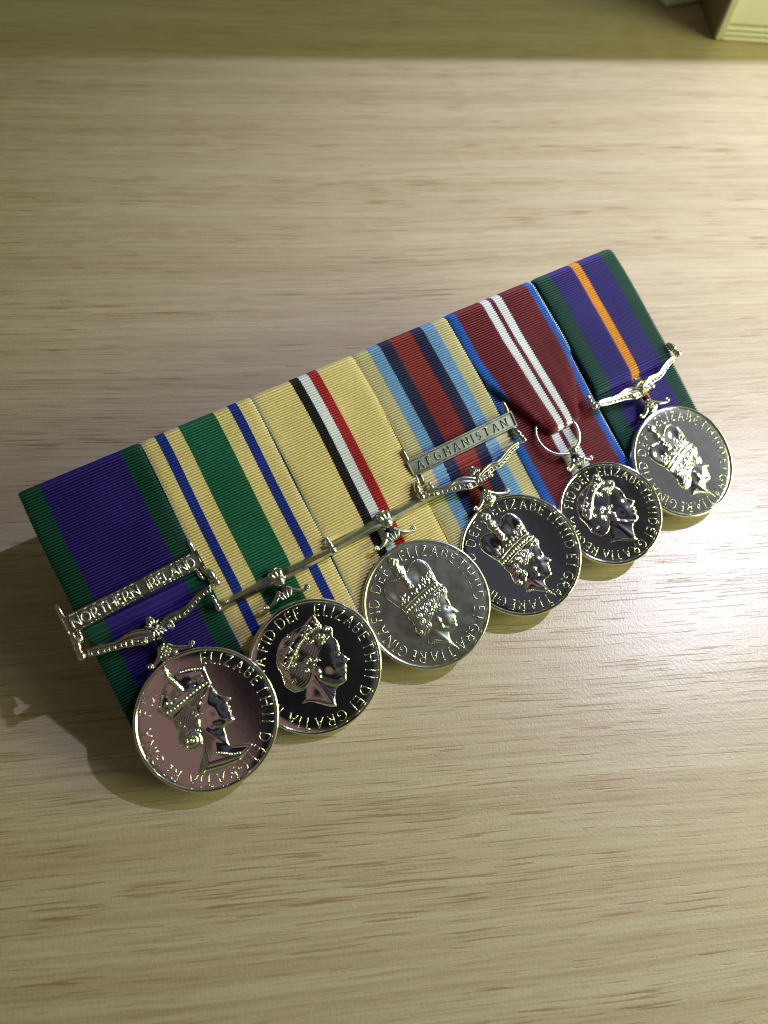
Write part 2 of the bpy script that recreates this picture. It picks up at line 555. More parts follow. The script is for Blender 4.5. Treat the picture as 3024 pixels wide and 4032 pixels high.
def front_path(i):
    a = np.linspace(math.pi * 0.93, 0.5 * math.pi * 0, 14)
    pts = []
    for k in np.linspace(-0.45 * math.pi, 0.5 * math.pi, 12):
        pts.append((-2.0 + 2.3 * math.cos(k), 0.2 + 2.3 * math.sin(k)))
    e = FRONT_END[i]
    pts += [(-9, 3.0), (-20, 3.5), (-30, 3.7)]
    if i in (0, 3):
        pts += [(-34, 3.5), (-38.6, 3.4), (-39.4, 3.9), (-40.3, 3.2), (-41.3, 3.9), (-42.3, 3.1), (-43.3, 3.6), (e, 2.7), (e - 0.6, 2.2)]
    elif i == 5:
        pts += [(-36, 3.9), (-39, 3.9), (e, 3.4), (e - 0.5, 2.5)]
    else:
        pts += [(-40, 3.9), (-43.2, 3.9), (e + 0.5, 3.5), (e, 2.9), (e + 0.1, 2.2)]
    return pts

def jubilee_shape(xc):
    """the ribbon is folded in at both sides towards the suspension ring"""
    def f(P, s, L):
        u = np.clip((-P[:, :, 1] - 14) / 31.0, 0, 1)
        dx = P[:, :, 0] - xc
        comp = 1 - 0.20 * u ** 1.5
        wmax = 16.3 * (1 - u) ** 0.9 * 0.62 + 6.4 + 3.7 * (1 - u)
        wmax = np.where(u <= 0, 99, wmax)
        nx = dx * comp
        over = np.abs(nx) - wmax
        fold = np.clip(over, 0, None)
        nx = np.where(over > 0, np.sign(nx) * (wmax - fold * 0.92 + 0.0), nx)
        edge = np.clip(1 - (wmax - np.abs(nx)) / 2.2, 0, 1)
        dz = -0.9 * u * edge ** 2 + 0.9 * u
        dz = np.where(over > 0, -0.9 * u * (1 + 0.0) + 0.2 * u - 0.25 - 0.03 * fold, dz)
        # soft pleats running down to the ring
        dz = dz + 0.30 * u * np.sin(dx * 1.15 + 0.6) * (np.abs(dx) > 3.4)
        P[:, :, 0] = xc + nx + 1.3 * u
        P[:, :, 2] += dz
        return P
    return f

# ------------------------------------------------------------------ raised strokes and letters
def stroke(mb, pts, hw, h, z0=0.0, mat=0, xf=None):
    pts = np.asarray(pts, float)
    n = len(pts)
    T = np.gradient(pts, axis=0) if n > 2 else np.repeat([pts[1] - pts[0]], 2, 0)
    T = T / (np.linalg.norm(T, axis=1)[:, None] + 1e-9)
    N = np.stack([-T[:, 1], T[:, 0]], 1)
    prof = [(-1, -0.25), (-0.85, 0.45), (-0.35, 0.95), (0.35, 0.95), (0.85, 0.45), (1, -0.25)]
    ext = [pts[0] - T[0] * hw * 0.6] + list(pts) + [pts[-1] + T[-1] * hw * 0.6]
    NN = [N[0]] + list(N) + [N[-1]]
    P = np.zeros((n + 2, len(prof), 3))
    for i in range(n + 2):
        end = i in (0, n + 1)
        for j, (a, b) in enumerate(prof):
            k = 0.75 if end else 1.0
            q = ext[i] + NN[i] * a * hw * k
            P[i, j] = (q[0], q[1], z0 + h * (-0.25 if end else b))
    if xf is not None:
        P = xf(P)
    mb.grid(P, mat)

def arc(cx, cy, rx, ry, a0, a1, n=9):
    return [(cx + rx * math.cos(math.radians(a)), cy + ry * math.sin(math.radians(a))) for a in np.linspace(a0, a1, n)]

GLYPH = {
    'A': (.74, [[(0, 0), (.37, 1)], [(.37, 1), (.74, 0)], [(.15, .36), (.59, .36)]], [(0, 0), (.74, 0)]),
    'B': (.56, [[(0, 0), (0, 1)], [(0, 1)] + arc(.22, .765, .24, .235, 90, -90) + [(0, .53)], [(0, .53)] + arc(.26, .265, .28, .265, 90, -90) + [(0, 0)]], []),
    'D': (.72, [[(0, 0), (0, 1)], [(0, 1)] + arc(.22, .5, .48, .5, 90, -90, 13) + [(0, 0)]], []),
    'E': (.50, [[(0, 0), (0, 1)], [(0, 1), (.46, 1)], [(0, .52), (.38, .52)], [(0, 0), (.50, 0)]], [(0.02, 0)]),
    'F': (.46, [[(0, 0), (0, 1)], [(0, 1), (.46, 1)], [(0, .52), (.36, .52)]], [(0, 0)]),
    'G': (.78, [arc(.42, .5, .42, .5, 45, 325, 17), [(.76, .24), (.76, .44)], [(.52, .44), (.80, .44)]], []),
    'H': (.68, [[(0, 0), (0, 1)], [(.68, 0), (.68, 1)], [(0, .52), (.68, .52)]], [(0, 0), (.68, 0), (0, 1), (.68, 1)]),
    'I': (.06, [[(.03, 0), (.03, 1)]], [(.03, 0), (.03, 1)]),
    'L': (.46, [[(0, 1), (0, 0)], [(0, 0), (.46, 0)]], [(0, 1)]),
    'N': (.74, [[(0, 0), (0, 1)], [(0, 1), (.74, 0)], [(.74, 0), (.74, 1)]], [(0, 0), (.74, 1)]),
    'O': (.86, [arc(.43, .5, .43, .5, 0, 360, 21)], []),
    'R': (.60, [[(0, 0), (0, 1)], [(0, 1)] + arc(.26, .74, .26, .26, 90, -90) + [(0, .48)], [(.24, .48), (.60, 0)]], [(0, 0)]),
    'S': (.48, [arc(.25, .755, .22, .245, 35, 270, 10) + arc(.24, .255, .24, .255, 90, -140, 10)], []),
    'T': (.66, [[(.33, 0), (.33, 1)], [(0, 1), (.66, 1)]], [(.33, 0)]),
    'Z': (.62, [[(.02, 1), (.62, 1)], [(.62, 1), (0, 0)], [(0, 0), (.62, 0)]], []),
    '.': (.10, [[(.02, .04), (.08, .04)]], []),
}

def glyph(mb, ch, H, hw, h, place, serif=0.0, mat=0):
    w, strokes, feet = GLYPH[ch]
    for st in strokes:
        stroke(mb, np.array(st) * H - (w * H / 2, H / 2), hw, h, 0, mat, place)
    if serif > 0:
        for fx, fy in feet:
            stroke(mb, np.array([(fx - serif, fy), (fx + serif, fy)]) * H - (w * H / 2, H / 2), hw * 0.8, h * 0.9, 0, mat, place)

def ring_text(mb, word, a0, a1, r, H, hw, h, z, serif):
    ws = [GLYPH[c][0] + 0.10 for c in word]
    if len(word) == 1:
        cs = [0.0]
    else:
        cs = [0.0]
        for k in range(1, len(word)):
            cs.append(cs[-1] + ws[k - 1] / 2 + ws[k] / 2 + 0.12)
        cs = np.array(cs) / cs[-1]
    for c, k in zip(word, cs):
        a = math.radians(a0 + (a1 - a0) * k)
        ca, sa = math.cos(a), math.sin(a)
        rr = r - (H * 0.0)
        def place(P):
            x, y = P[..., 0].copy(), P[..., 1].copy()
            # bend along the circle, tops outward
            ang = a + x / r
            rad = rr + y
            P[..., 0] = rad * np.sin(ang); P[..., 1] = rad * np.cos(ang); P[..., 2] += z
            return P
        glyph(mb, c, H, hw, h, place, serif)

# ------------------------------------------------------------------ relief portraits
def seg_dist(X, Y, poly, closed=True):
    d = np.full(X.shape, 1e9)
    m = len(poly)
    for i in range(m if closed else m - 1):
        x0, y0 = poly[i]; x1, y1 = poly[(i + 1) % m]
        dx, dy = x1 - x0, y1 - y0
        t = np.clip(((X - x0) * dx + (Y - y0) * dy) / (dx * dx + dy * dy + 1e-12), 0, 1)
        d = np.minimum(d, np.hypot(X - x0 - t * dx, Y - y0 - t * dy))
    return d

def inside(X, Y, poly):
    r = np.zeros(X.shape, bool)
    m = len(poly)
    for i in range(m):
        x0, y0 = poly[i]; x1, y1 = poly[(i + 1) % m]
        c = ((y0 > Y) != (y1 > Y))
        with np.errstate(divide='ignore', invalid='ignore'):
            xi = (x1 - x0) * (Y - y0) / (y1 - y0 + 1e-15) + x0
        r ^= c & (X < xi)
    return r

def smooth_poly(poly, k=4):
    p = np.asarray(poly, float)
    n = len(p)
    out = []
    for i in range(n):
        a, b, c, d = p[i - 1], p[i], p[(i + 1) % n], p[(i + 2) % n]
        for t in np.linspace(0, 1, k, endpoint=False):
            out.append(0.5 * ((2 * b) + (-a + c) * t + (2 * a - 5 * b + 4 * c - d) * t * t + (-a + 3 * b - 3 * c + d) * t ** 3))
    return np.array(out)

def relief(name, poly, H, w, feats, mat, base, parent, frame, z0, step=0.14, lift=0.0, sm=3):
    poly = smooth_poly(poly, sm)
    lo = poly.min(0) - 0.4; hi = poly.max(0) + 0.4
    xs = np.arange(lo[0], hi[0], step); ys = np.arange(lo[1], hi[1], step)
    X, Y = np.meshgrid(xs, ys, indexing='ij')
    d = seg_dist(X, Y, poly)
    d = np.where(inside(X, Y, poly), d, -d)
    u = np.clip(d / w, 0, 1)
    q = np.clip(1 - (1 - u) ** 2, 0, 1)
    Z = lift + (H - lift) * (0.35 * np.sqrt(q) + 0.65 * q)
    gate = np.clip(d / 0.35, 0, 1)
    for f in feats:
        k = f[0]
        if k == 'g':
            _, x, y, rx, ry, ang, amp = f
            c, s = math.cos(math.radians(ang)), math.sin(math.radians(ang))
            a = ((X - x) * c + (Y - y) * s) / rx; b = (-(X - x) * s + (Y - y) * c) / ry
            Z = Z + gate * 1.25 * amp * np.exp(-(a * a + b * b))
        elif k == 'b':   # hemispherical bead
            _, x, y, r, amp = f
            q = 1 - ((X - x) ** 2 + (Y - y) ** 2) / (r * r)
            Z = np.maximum(Z, np.where(q > 0, Z + gate * 0.75 * amp * np.sqrt(np.clip(q, 0, 1)), Z))
        elif k == 'r':
            _, pl, ww, amp = f
            e = seg_dist(X, Y, pl, False) / ww
            Z = Z + gate * amp * np.exp(-e * e)
        elif k == 'c':   # spiral curl
            _, x, y, R, lam, amp, hand = f
            rr = np.hypot(X - x, Y - y); th = np.arctan2(Y - y, X - x)
            Z = Z + gate * np.exp(-(rr / R) ** 4) * (amp * np.cos(2 * math.pi * rr / lam + hand * th) + amp * 1.2 * (1 - rr / R))
        elif k == 's':   # strands along a direction
            _, ang, lam, amp = f
            c, s = math.cos(math.radians(ang)), math.sin(math.radians(ang))
            q = -X * s + Y * c
            Z = Z + gate * amp * np.sin(2 * math.pi * (q + 0.35 * np.sin(X * 0.9 + Y * 0.5)) / lam)
    Z = np.where(d < 0, -0.12 + lift * 0, Z)
    ok = d > -step * 1.1
    keep = ok[:-1, :-1] & ok[1:, :-1] & ok[:-1, 1:] & ok[1:, 1:]
    idx = -np.ones(X.shape, int)
    used = np.zeros(X.shape, bool)
    for a in (0, 1):
        for b in (0, 1):
            used[a:X.shape[0] - 1 + a, b:X.shape[1] - 1 + b] |= keep
    idx[used] = np.arange(used.sum())
    V = np.stack([X[used], Y[used], z0 + Z[used]], 1)
    i, j = np.nonzero(keep)
    F = np.stack([idx[i, j], idx[i + 1, j], idx[i + 1, j + 1], idx[i, j + 1]], 1)
    mb = MB(); mb.v = [V]; mb.f = F.tolist(); mb.m = [0] * len(F); mb.n = len(V)
    return mb.build(name, mat, parent, base, frame)

def beads(pl, spacing, r, amp):
    pl = np.asarray(pl, float)
    if len(pl) > 2: pl = catmull(pl, 60)
    L = np.linalg.norm(np.diff(pl, axis=0), axis=1).sum()
    return [('b', x, y, r, amp) for x, y in resample(pl, max(2, int(L / spacing) + 1))]

def scatter(poly, n, r0, r1, a0, a1, seed):
    r = np.random.default_rng(seed); poly = np.asarray(poly); out = []
    lo, hi = poly.min(0), poly.max(0)
    while len(out) < n:
        x, y = r.uniform(lo, hi)
        if inside(np.array([x]), np.array([y]), poly)[0]:
            out.append(('b', x, y, r.uniform(r0, r1), r.uniform(a0, a1)))
    return out

A_body = [(4.11,7.32),(4.63,6.4),(4.95,5.43),(4.94,4.5),(5.42,3.7),(6.41,2.77),(7.41,2.01),(7.14,1.46),(6.38,1.5),(6.1,0.93),(6.45,0.02),(5.95,-0.46),(6.19,-1.17),(5.8,-1.65),(6.03,-3.16),(5.7,-3.57),(4.49,-3.64),(3.18,-3.72),(2.67,-4.23),(2.5,-5.46),(2.22,-6.89),(2.19,-8.41),(3.11,-8.92),(4.71,-9.39),(6.22,-10.07),(7.51,-10.95),(6.5,-11.66),(4.55,-12.43),(2.46,-12.97),(-0.24,-13.16),(-3.42,-12.8),(-5.72,-12.28),(-7.61,-11.33),(-6.89,-9.92),(-5.37,-7.9),(-4.12,-6.51),(-3.49,-4.76),(-4.05,-2.88),(-4.39,1.25),(-4.31,4.1),(-2.51,5.75),(0.73,6.64)]
A_hair = [(4.11,7.32),(2.99,5.95),(1.52,4.62),(0.6,2.47),(-0.63,0.76),(-1.65,-0.79),(-2.44,-2.72),(-3.71,-5.17),(-5.08,-5.58),(-6.65,-5.14),(-8.06,-3.84),(-8.47,-2.14),(-8.07,-0.64),(-7.38,0.28),(-7.75,1.53),(-7.57,3.0),(-7.5,3.88),(-5.02,4.75),(-2.41,5.96),(0.63,6.96)]
A_crown = [(4.06,7.11),(4.7,7.69),(4.72,9.02),(4.81,10.85),(4.96,12.15),(4.2,12.29),(2.51,13.09),(0.27,13.8),(-1.05,13.98),(-2.22,13.67),(-2.88,14.16),(-3.31,14.86),(-3.21,15.52),(-3.76,16.35),(-4.42,16.17),(-4.55,15.58),(-4.39,14.83),(-4.8,13.86),(-4.54,12.79),(-5.59,12.44),(-6.78,11.5),(-7.87,10.25),(-8.86,8.95),(-9.88,7.41),(-9.38,6.22),(-8.27,4.3),(-7.63,3.51),(-4.06,4.62),(-0.28,6.13)]
A_arcbeads1 = [(-4.89,12.59),(-6.09,11.91),(-7.19,10.8),(-8.17,9.62),(-9.11,8.3),(-9.88,7.28)]
A_arcbeads2 = [(-1.71,13.66),(-0.34,13.59),(1.06,13.3),(2.61,12.76),(3.89,12.19)]
A_arch3 = [(4.84,11.9),(4.71,10.36),(4.61,8.81),(4.52,7.53)]
A_band = [(-8.93,6.11),(-5.84,6.25),(-2.42,7.03),(0.47,7.71),(3.49,8.08)]
A_centre = [(-4.09,14.28),(-3.37,12.57),(-2.85,10.96),(-2.34,9.36)]
A_cross = [(-4.01,15.82),(-3.79,14.38)]
C_body = [(5.79,2.24),(6.53,1.15),(6.18,-0.22),(5.85,-1.08),(5.89,-2.38),(5.71,-3.7),(6.42,-4.91),(6.82,-5.89),(6.14,-6.3),(5.56,-6.26),(5.43,-7.13),(5.05,-7.45),(5.28,-8.0),(4.88,-8.25),(4.88,-9.02),(4.35,-9.51),(2.98,-9.81),(1.85,-9.86),(1.43,-10.53),(1.28,-11.59),(1.48,-12.83),(2.25,-15.3),(0.89,-13.66),(-0.88,-12.1),(-2.79,-10.8),(-4.77,-10.12),(-4.3,-9.06),(-3.72,-7.59),(-4.14,-4.08),(-4.31,-1.46),(-1.91,0.11),(2.35,1.23)]
C_hair = [(5.79,2.24),(6.58,1.5),(6.67,0.43),(5.97,-0.37),(4.87,-0.45),(3.77,-1.03),(3.12,-2.49),(2.26,-3.84),(0.38,-4.9),(-0.77,-5.58),(-1.51,-6.71),(-2.75,-7.33),(-4.04,-7.55),(-5.22,-7.57),(-6.02,-6.64),(-6.21,-5.03),(-5.93,-3.15),(-6.36,-1.66),(-6.4,-0.5),(-3.46,0.14),(1.32,1.25)]
C_crown = [(5.94,2.27),(5.63,3.41),(5.44,4.54),(5.47,6.07),(5.46,8.02),(5.18,9.97),(4.19,11.57),(2.72,12.27),(1.04,12.08),(-0.59,10.97),(-1.12,10.73),(-1.04,12.11),(-1.81,12.88),(-1.9,13.45),(-1.42,14.37),(-2.24,15.3),(-3.65,16.09),(-4.26,15.42),(-4.27,14.65),(-5.11,14.05),(-4.34,13.27),(-3.95,12.43),(-4.32,11.33),(-4.03,9.9),(-5.22,10.12),(-6.71,10.24),(-8.26,9.5),(-9.1,8.4),(-9.42,7.03),(-9.03,5.56),(-8.18,3.97),(-7.43,2.44),(-6.83,1.37),(-5.94,-0.61),(-0.45,0.88)]
C_arcR = [(-0.91,10.36),(0.25,11.32),(1.51,11.97),(2.87,12.06),(4.06,11.58),(4.93,10.49),(5.22,9.05),(5.4,7.4),(5.47,5.81),(5.5,4.64)]
C_arcL = [(-3.83,9.54),(-5.01,10.01),(-6.5,10.14),(-7.95,9.6),(-9.04,8.5),(-9.37,6.88),(-8.98,5.41),(-8.18,3.97),(-7.38,2.54)]
C_band1 = [(-6.62,1.52),(-3.42,2.67),(1.05,3.7),(5.28,4.23)]
C_band2 = [(-5.88,-0.51),(-2.84,0.33),(1.84,1.75),(5.79,2.24)]
C_bandm = [(-6.28,0.45),(-2.97,1.55),(1.6,2.77),(5.58,3.31)]
C_centre = [(-3.06,12.49),(-2.87,11.11),(-2.69,9.47),(-2.4,8.04),(-2.22,6.91)]
C_neck = [(-4.44,-9.99),(-2.65,-10.55),(-0.77,-11.9),(1.0,-13.46),(2.17,-15.16)]
C_cross = [(-2.76,15.05),(-3.56,13.78)]
B_body = [(3.29,9.16),(5.11,8.85),(5.95,8.11),(5.65,6.27),(6.36,5.19),(6.8,3.47),(6.59,1.93),(7.51,0.98),(8.71,-0.3),(7.81,-0.74),(7.53,-1.19),(7.7,-2.12),(7.3,-2.39),(7.41,-3.1),(7.04,-3.58),(6.94,-4.96),(6.24,-5.68),(4.86,-6.05),(3.84,-6.72),(3.35,-7.89),(3.0,-9.6),(3.09,-10.78),(1.91,-10.74),(0.39,-10.01),(-1.4,-8.91),(-3.34,-8.05),(-5.22,-7.98),(-4.13,-7.13),(-3.74,-5.69),(-3.06,-3.2),(-2.54,1.29),(-1.25,5.42)]
B_hair = [(3.29,9.16),(5.11,8.85),(5.95,8.11),(5.36,6.42),(3.88,5.23),(3.35,3.57),(2.18,1.28),(0.49,-0.25),(-1.01,-1.87),(-1.68,-2.96),(-3.76,-4.73),(-5.39,-4.96),(-6.7,-4.69),(-8.13,-3.02),(-8.5,-1.61),(-8.56,0.31),(-9.26,2.56),(-8.95,4.54),(-8.15,6.76),(-6.52,8.57),(-4.82,9.34),(-2.57,10.18),(-0.28,10.67),(1.49,10.31)]
B_tiara = [(1.87,12.55),(2.48,11.51),(3.39,9.11),(1.77,8.71),(0.14,8.09),(-1.64,6.82),(-3.13,5.17),(-4.77,2.9),(-6.57,0.96),(-7.76,2.04),(-8.28,3.61),(-6.52,5.7),(-5.15,7.15),(-2.75,9.06),(-1.28,10.25),(0.19,11.45)]
S_upL = [(-16.52,0.87),(-14.36,0.71),(-12.16,0.02),(-10.43,-0.48),(-8.75,-0.55),(-6.87,-0.24),(-5.18,-0.34),(-3.43,-0.9),(-2.14,-1.78),(-1.13,-2.93)]
S_loL = [(-17.25,-0.83),(-15.04,-1.72),(-12.04,-2.5),(-9.53,-3.16),(-7.59,-3.85),(-5.64,-4.55),(-4.23,-5.2),(-3.07,-5.21),(-1.92,-5.26)]
S_upR = [(0.56,-2.52),(2.4,-1.56),(3.82,-1.13),(5.6,-1.15),(7.21,-1.52),(9.17,-1.23),(11.05,-0.56),(13.24,0.09),(15.55,0.38),(16.73,0.28)]
S_loR = [(0.54,-4.22),(1.71,-3.97),(3.45,-4.05),(5.11,-3.76),(7.16,-3.86),(9.26,-3.34),(11.56,-2.45),(13.82,-1.67),(16.13,-1.4)]
S_misc = [(-18.51,-0.01),(18.45,0.01),(-0.67,-0.09),(-0.45,-3.02),(3.39,-4.17),(-4.34,-4.3),(-0.93,-8.95),(-6.03,-10.84),(5.95,-11.17),(-0.35,-6.19),(-16.79,13.57),(17.14,11.05),(-17.59,3.99),(17.81,4.56),(-16.17,3.76),(16.22,4.48),(14.55,-5.44)]

def face(e, nose, lip1, lip2, chin, cheek, jaw, brow, neck):
    ex, ey = e
    return [('g', ex, ey + .1, 0.85, 0.55, -20, -0.20), ('g', ex, ey, 0.45, 0.26, -15, 0.22), ('r', brow, 0.38, 0.14),
            ('g', *cheek, 1.7, 1.3, 0, 0.20), ('g', *nose, 0.75, 0.42, -35, 0.16), ('g', *lip1, 0.55, 0.22, -15, 0.20),
            ('g', *lip2, 0.55, 0.24, -15, 0.20), ('g', *chin, 0.75, 0.6, 0, 0.20), ('r', jaw, 0.55, 0.20), ('r', neck, 0.65, 0.14)]

def curls(poly, n, R, lam, amp, seed):
    r = np.random.default_rng(seed); poly = np.asarray(poly); out = []; P = []
    lo, hi = poly.min(0), poly.max(0); tries = 0
    while len(out) < n and tries < 4000:
        tries += 1
        x, y = r.uniform(lo, hi)
        if inside(np.array([x]), np.array([y]), poly)[0] and all(math.hypot(x - a, y - b) > R * 1.15 for a, b in P):
            P.append((x, y)); out.append(('c', x, y, R * r.uniform(.8, 1.15), lam, amp, r.choice([-1, 1])))
    return out

FEAT_A = dict(
    body=face((4.0, 3.5), (6.4, 2.2), (5.7, .35), (5.55, -.6), (5.1, -2.7), (3.1, .6), [(0.8, -2.2), (2.6, -2.9), (4.5, -3.2)], [(4.3, 5.6), (4.75, 4.5)], [(-1.6, -2.6), (2.0, -7.8)])
    + beads([(-3.3, -7.2), (-1.75, -8.3), (.02, -9.46), (1.52, -10.6), (3.4, -11.3)], 0.62, .28, .30)
    + [('r', [(-4.46, -10.2), (-.1, -11.3), (3.44, -12.0), (6.66, -11.2)], .35, .28), ('r', [(-6.27, -10.8), (-1.7, -12.0), (2.65, -12.6)], .30, .22),
       ('r', [(-3.7, -5.4), (-4.97, -9.7), (-6.6, -11.2)], .45, .30), ('r', [(2.6, -8.9), (7.2, -11.0)], .3, .2)],
    hair=[('s', 35, .62, .03), ('c', -5.3, -2.9, 2.6, .95, .13, 1), ('g', -2.3, .45, .45, .55, 0, .35), ('g', -2.3, -.5, .35, .35, 0, .3)] + curls(A_hair, 16, .8, .6, .10, 4),
    crown=[('g', -6.2, 9.0, 2.2, 1.5, 30, -.22), ('g', 1.4, 10.2, 2.3, 1.4, -10, -.22)]
    + beads(A_arcbeads1, .62, .30, .42) + beads(A_arcbeads2, .66, .32, .42) + beads(A_arch3, .6, .26, .3) + beads(A_band, .95, .34, .34)
    + [('r', [(-9.2, 6.6), (-5.9, 6.9), (-2.5, 7.6), (.4, 8.3), (4.4, 8.3)], .16, .22), ('r', [(-8.2, 5.0), (-5.4, 5.4), (-2.0, 6.3), (3.9, 7.3)], .16, .2),
       ('r', A_centre, .45, .3)] + beads(A_centre, .55, .26, .25) + beads(A_cross, .5, .3, .3)
    + scatter([(-8.5, 6.9), (-5, 7.4), (-4, 9.5), (-7, 9.8)], 10, .2, .42, .15, .35, 1) + scatter([(-1.2, 8.3), (3.8, 8.9), (3.2, 11), (-.8, 10.6)], 12, .2, .42, .15, .35, 2)
    + scatter(A_crown, 26, .15, .28, .1, .25, 3))
FEAT_C = dict(
    body=face((4.7, -3.6), (5.9, -5.6), (4.95, -7.3), (4.75, -8.0), (4.4, -8.9), (2.9, -6.2), [(0.4, -7.6), (2.2, -9.0), (4.0, -9.3)], [(5.5, -1.6), (5.6, -3.0)], [(-1.9, -7.8), (1.0, -12.6)])
    + [('g', .7, -5.6, .5, .8, 20, .35), ('g', .75, -7.3, .35, .45, 0, .4)] + beads(C_neck, .55, .30, .32) + [('r', [(p[0], p[1] + .55) for p in C_neck], .18, .2)],
    hair=[('s', 60, .7, .03)] + curls(C_hair, 18, .9, .62, .15, 9),
    crown=[('g', -6.4, 6.0, 2.0, 2.2, 20, -.30), ('g', 2.2, 8.0, 2.1, 2.2, 10, -.30)]
    + beads(C_arcR, .46, .22, .36) + beads(C_arcL, .46, .22, .36)
    + [('r', C_band1, .14, .26), ('r', C_band2, .14, .26)] + beads(C_band1, .42, .17, .2) + beads(C_band2, .42, .17, .2) + beads(C_bandm, .9, .36, .36)
    + scatter([(-6.4, 1.2), (5.4, 3.8), (5.6, 2.6), (-5.8, .1)], 36, .12, .22, .12, .25, 5)
    + [('r', C_centre, .75, .25)] + scatter([(-3.7, 12.4), (-2.4, 12.6), (-1.5, 6.9), (-3.0, 6.7)], 34, .14, .26, .15, .3, 6) + beads(C_cross, .45, .3, .35)
    + scatter([(-4.6, 14.6), (-2.4, 14.6), (-3.1, 15.9), (-4.0, 15.3)], 8, .2, .34, .2, .35, 7)
    + scatter([(-7.2, 2.2), (-3.4, 3.4), (-4.2, 5.8), (-6.2, 5.0)], 26, .15, .36, .2, .42, 8) + scatter([(.6, 4.4), (5.0, 5.0), (4.6, 7.6), (1.6, 6.9)], 30, .15, .36, .2, .42, 9)
    + scatter([(-3.2, 3.5), (.6, 4.4), (-.4, 6.9), (-2.6, 6.4)], 14, .2, .42, .2, .4, 10))
FEAT_B = dict(
    body=face((6.0, 1.5), (7.7, .1), (7.0, -1.75), (6.95, -2.75), (6.3, -4.5), (4.3, -1.4), [(.6, -3.4), (2.9, -4.9), (5.0, -5.6)], [(6.3, 4.2), (6.4, 2.4)], [(-.6, -3.2), (2.4, -9.6)])
    + [('g', .3, -1.2, .5, .8, 20, .3), ('g', .35, -2.6, .35, .35, 0, .3), ('r', [(-4.9, -7.6), (-1.4, -8.5), (.4, -9.5), (2.8, -10.4)], .22, .18)],
    hair=[('s', 40, .7, .03)] + curls(B_hair, 26, .85, .62, .10, 12),
    tiara=scatter(B_tiara, 60, .14, .30, .18, .38, 13) + [('r', [(3.2, 9.0), (.1, 7.9), (-3.2, 5.0), (-6.6, .8)], .2, .25)] + beads([(2.9, 9.6), (0, 8.7), (-3.6, 5.7), (-7.1, 1.2)], .5, .22, .3))

def rot_scale(o, ang, sc):
    """turn and scale traced portrait data (clockwise degrees)"""
    c, s = math.cos(math.radians(-ang)), math.sin(math.radians(-ang))
    T = lambda p: (sc * (p[0] * c - p[1] * s), sc * (p[0] * s + p[1] * c))
    if isinstance(o, dict): return {k: rot_scale(v, ang, sc) for k, v in o.items()}
    out = []
    for f in o:
        if isinstance(f[0], str):
            k = f[0]
            if k == 'g': x, y = T(f[1:3]); out.append((k, x, y, f[3] * sc, f[4] * sc, f[5] - ang, f[6]))
            elif k == 'b': x, y = T(f[1:3]); out.append((k, x, y, f[3] * sc, f[4]))
            elif k == 'r': out.append((k, [T(p) for p in f[1]], f[2] * sc, f[3]))
            elif k == 'c': x, y = T(f[1:3]); out.append((k, x, y, f[3] * sc, f[4] * sc, f[5], f[6]))
            else: out.append((k, f[1] - ang, f[2] * sc, f[3]))
        else:
            out.append(T(f))
    return out
# ------------------------------------------------------------------ suspension fittings
def local_frame(c, rot, z=0.0):
    a = math.radians(rot)
    R = np.array([[math.cos(a), math.sin(a), 0], [-math.sin(a), math.cos(a), 0], [0, 0, 1.0]])
    return (np.array([c[0], c[1], z]), R)     # V -> c + V @ R

def wing_mesh(mb, up, lo, z0, n=44):
    U = catmull(up, n); Lw = catmull(lo, n)
    prof = [(-.02, -1.4), (0, 0.2), (.06, .75), (.16, 1.0), (.26, .75), (.32, .55), (.40, .85), (.50, .95), (.58, .7), (.62, .30), (.70, .15), (.80, .18), (.86, .55), (.93, .75), (1.0, .35), (1.02, -1.4)]
    P = np.zeros((n, len(prof), 3))
    for i in range(n):
        t = i / (n - 1)
        for j, (s, z) in enumerate(prof):
            q = U[i] * (1 - s) + Lw[i] * s
            P[i, j] = (q[0], q[1], z0 + z)
    mb.grid(P[:, ::-1])
    k = mb.n - n * len(prof)
    for i in (0, n - 1):
        f = [k + i * len(prof) + j for j in range(len(prof))]
        mb.f.append(f if i == 0 else f[::-1]); mb.m.append(0)
    return U, Lw

def spiral(cx, cy, z, r0, turns, hand, a0=0.0, n=34):
    out = []
    for i in range(n):
        t = i / (n - 1)
        a = a0 + hand * turns * 2 * math.pi * t
        r = r0 * (1 - 0.82 * t)
        out.append((cx + r * math.cos(a), cy + r * math.sin(a), z + .35 * t))
    return out

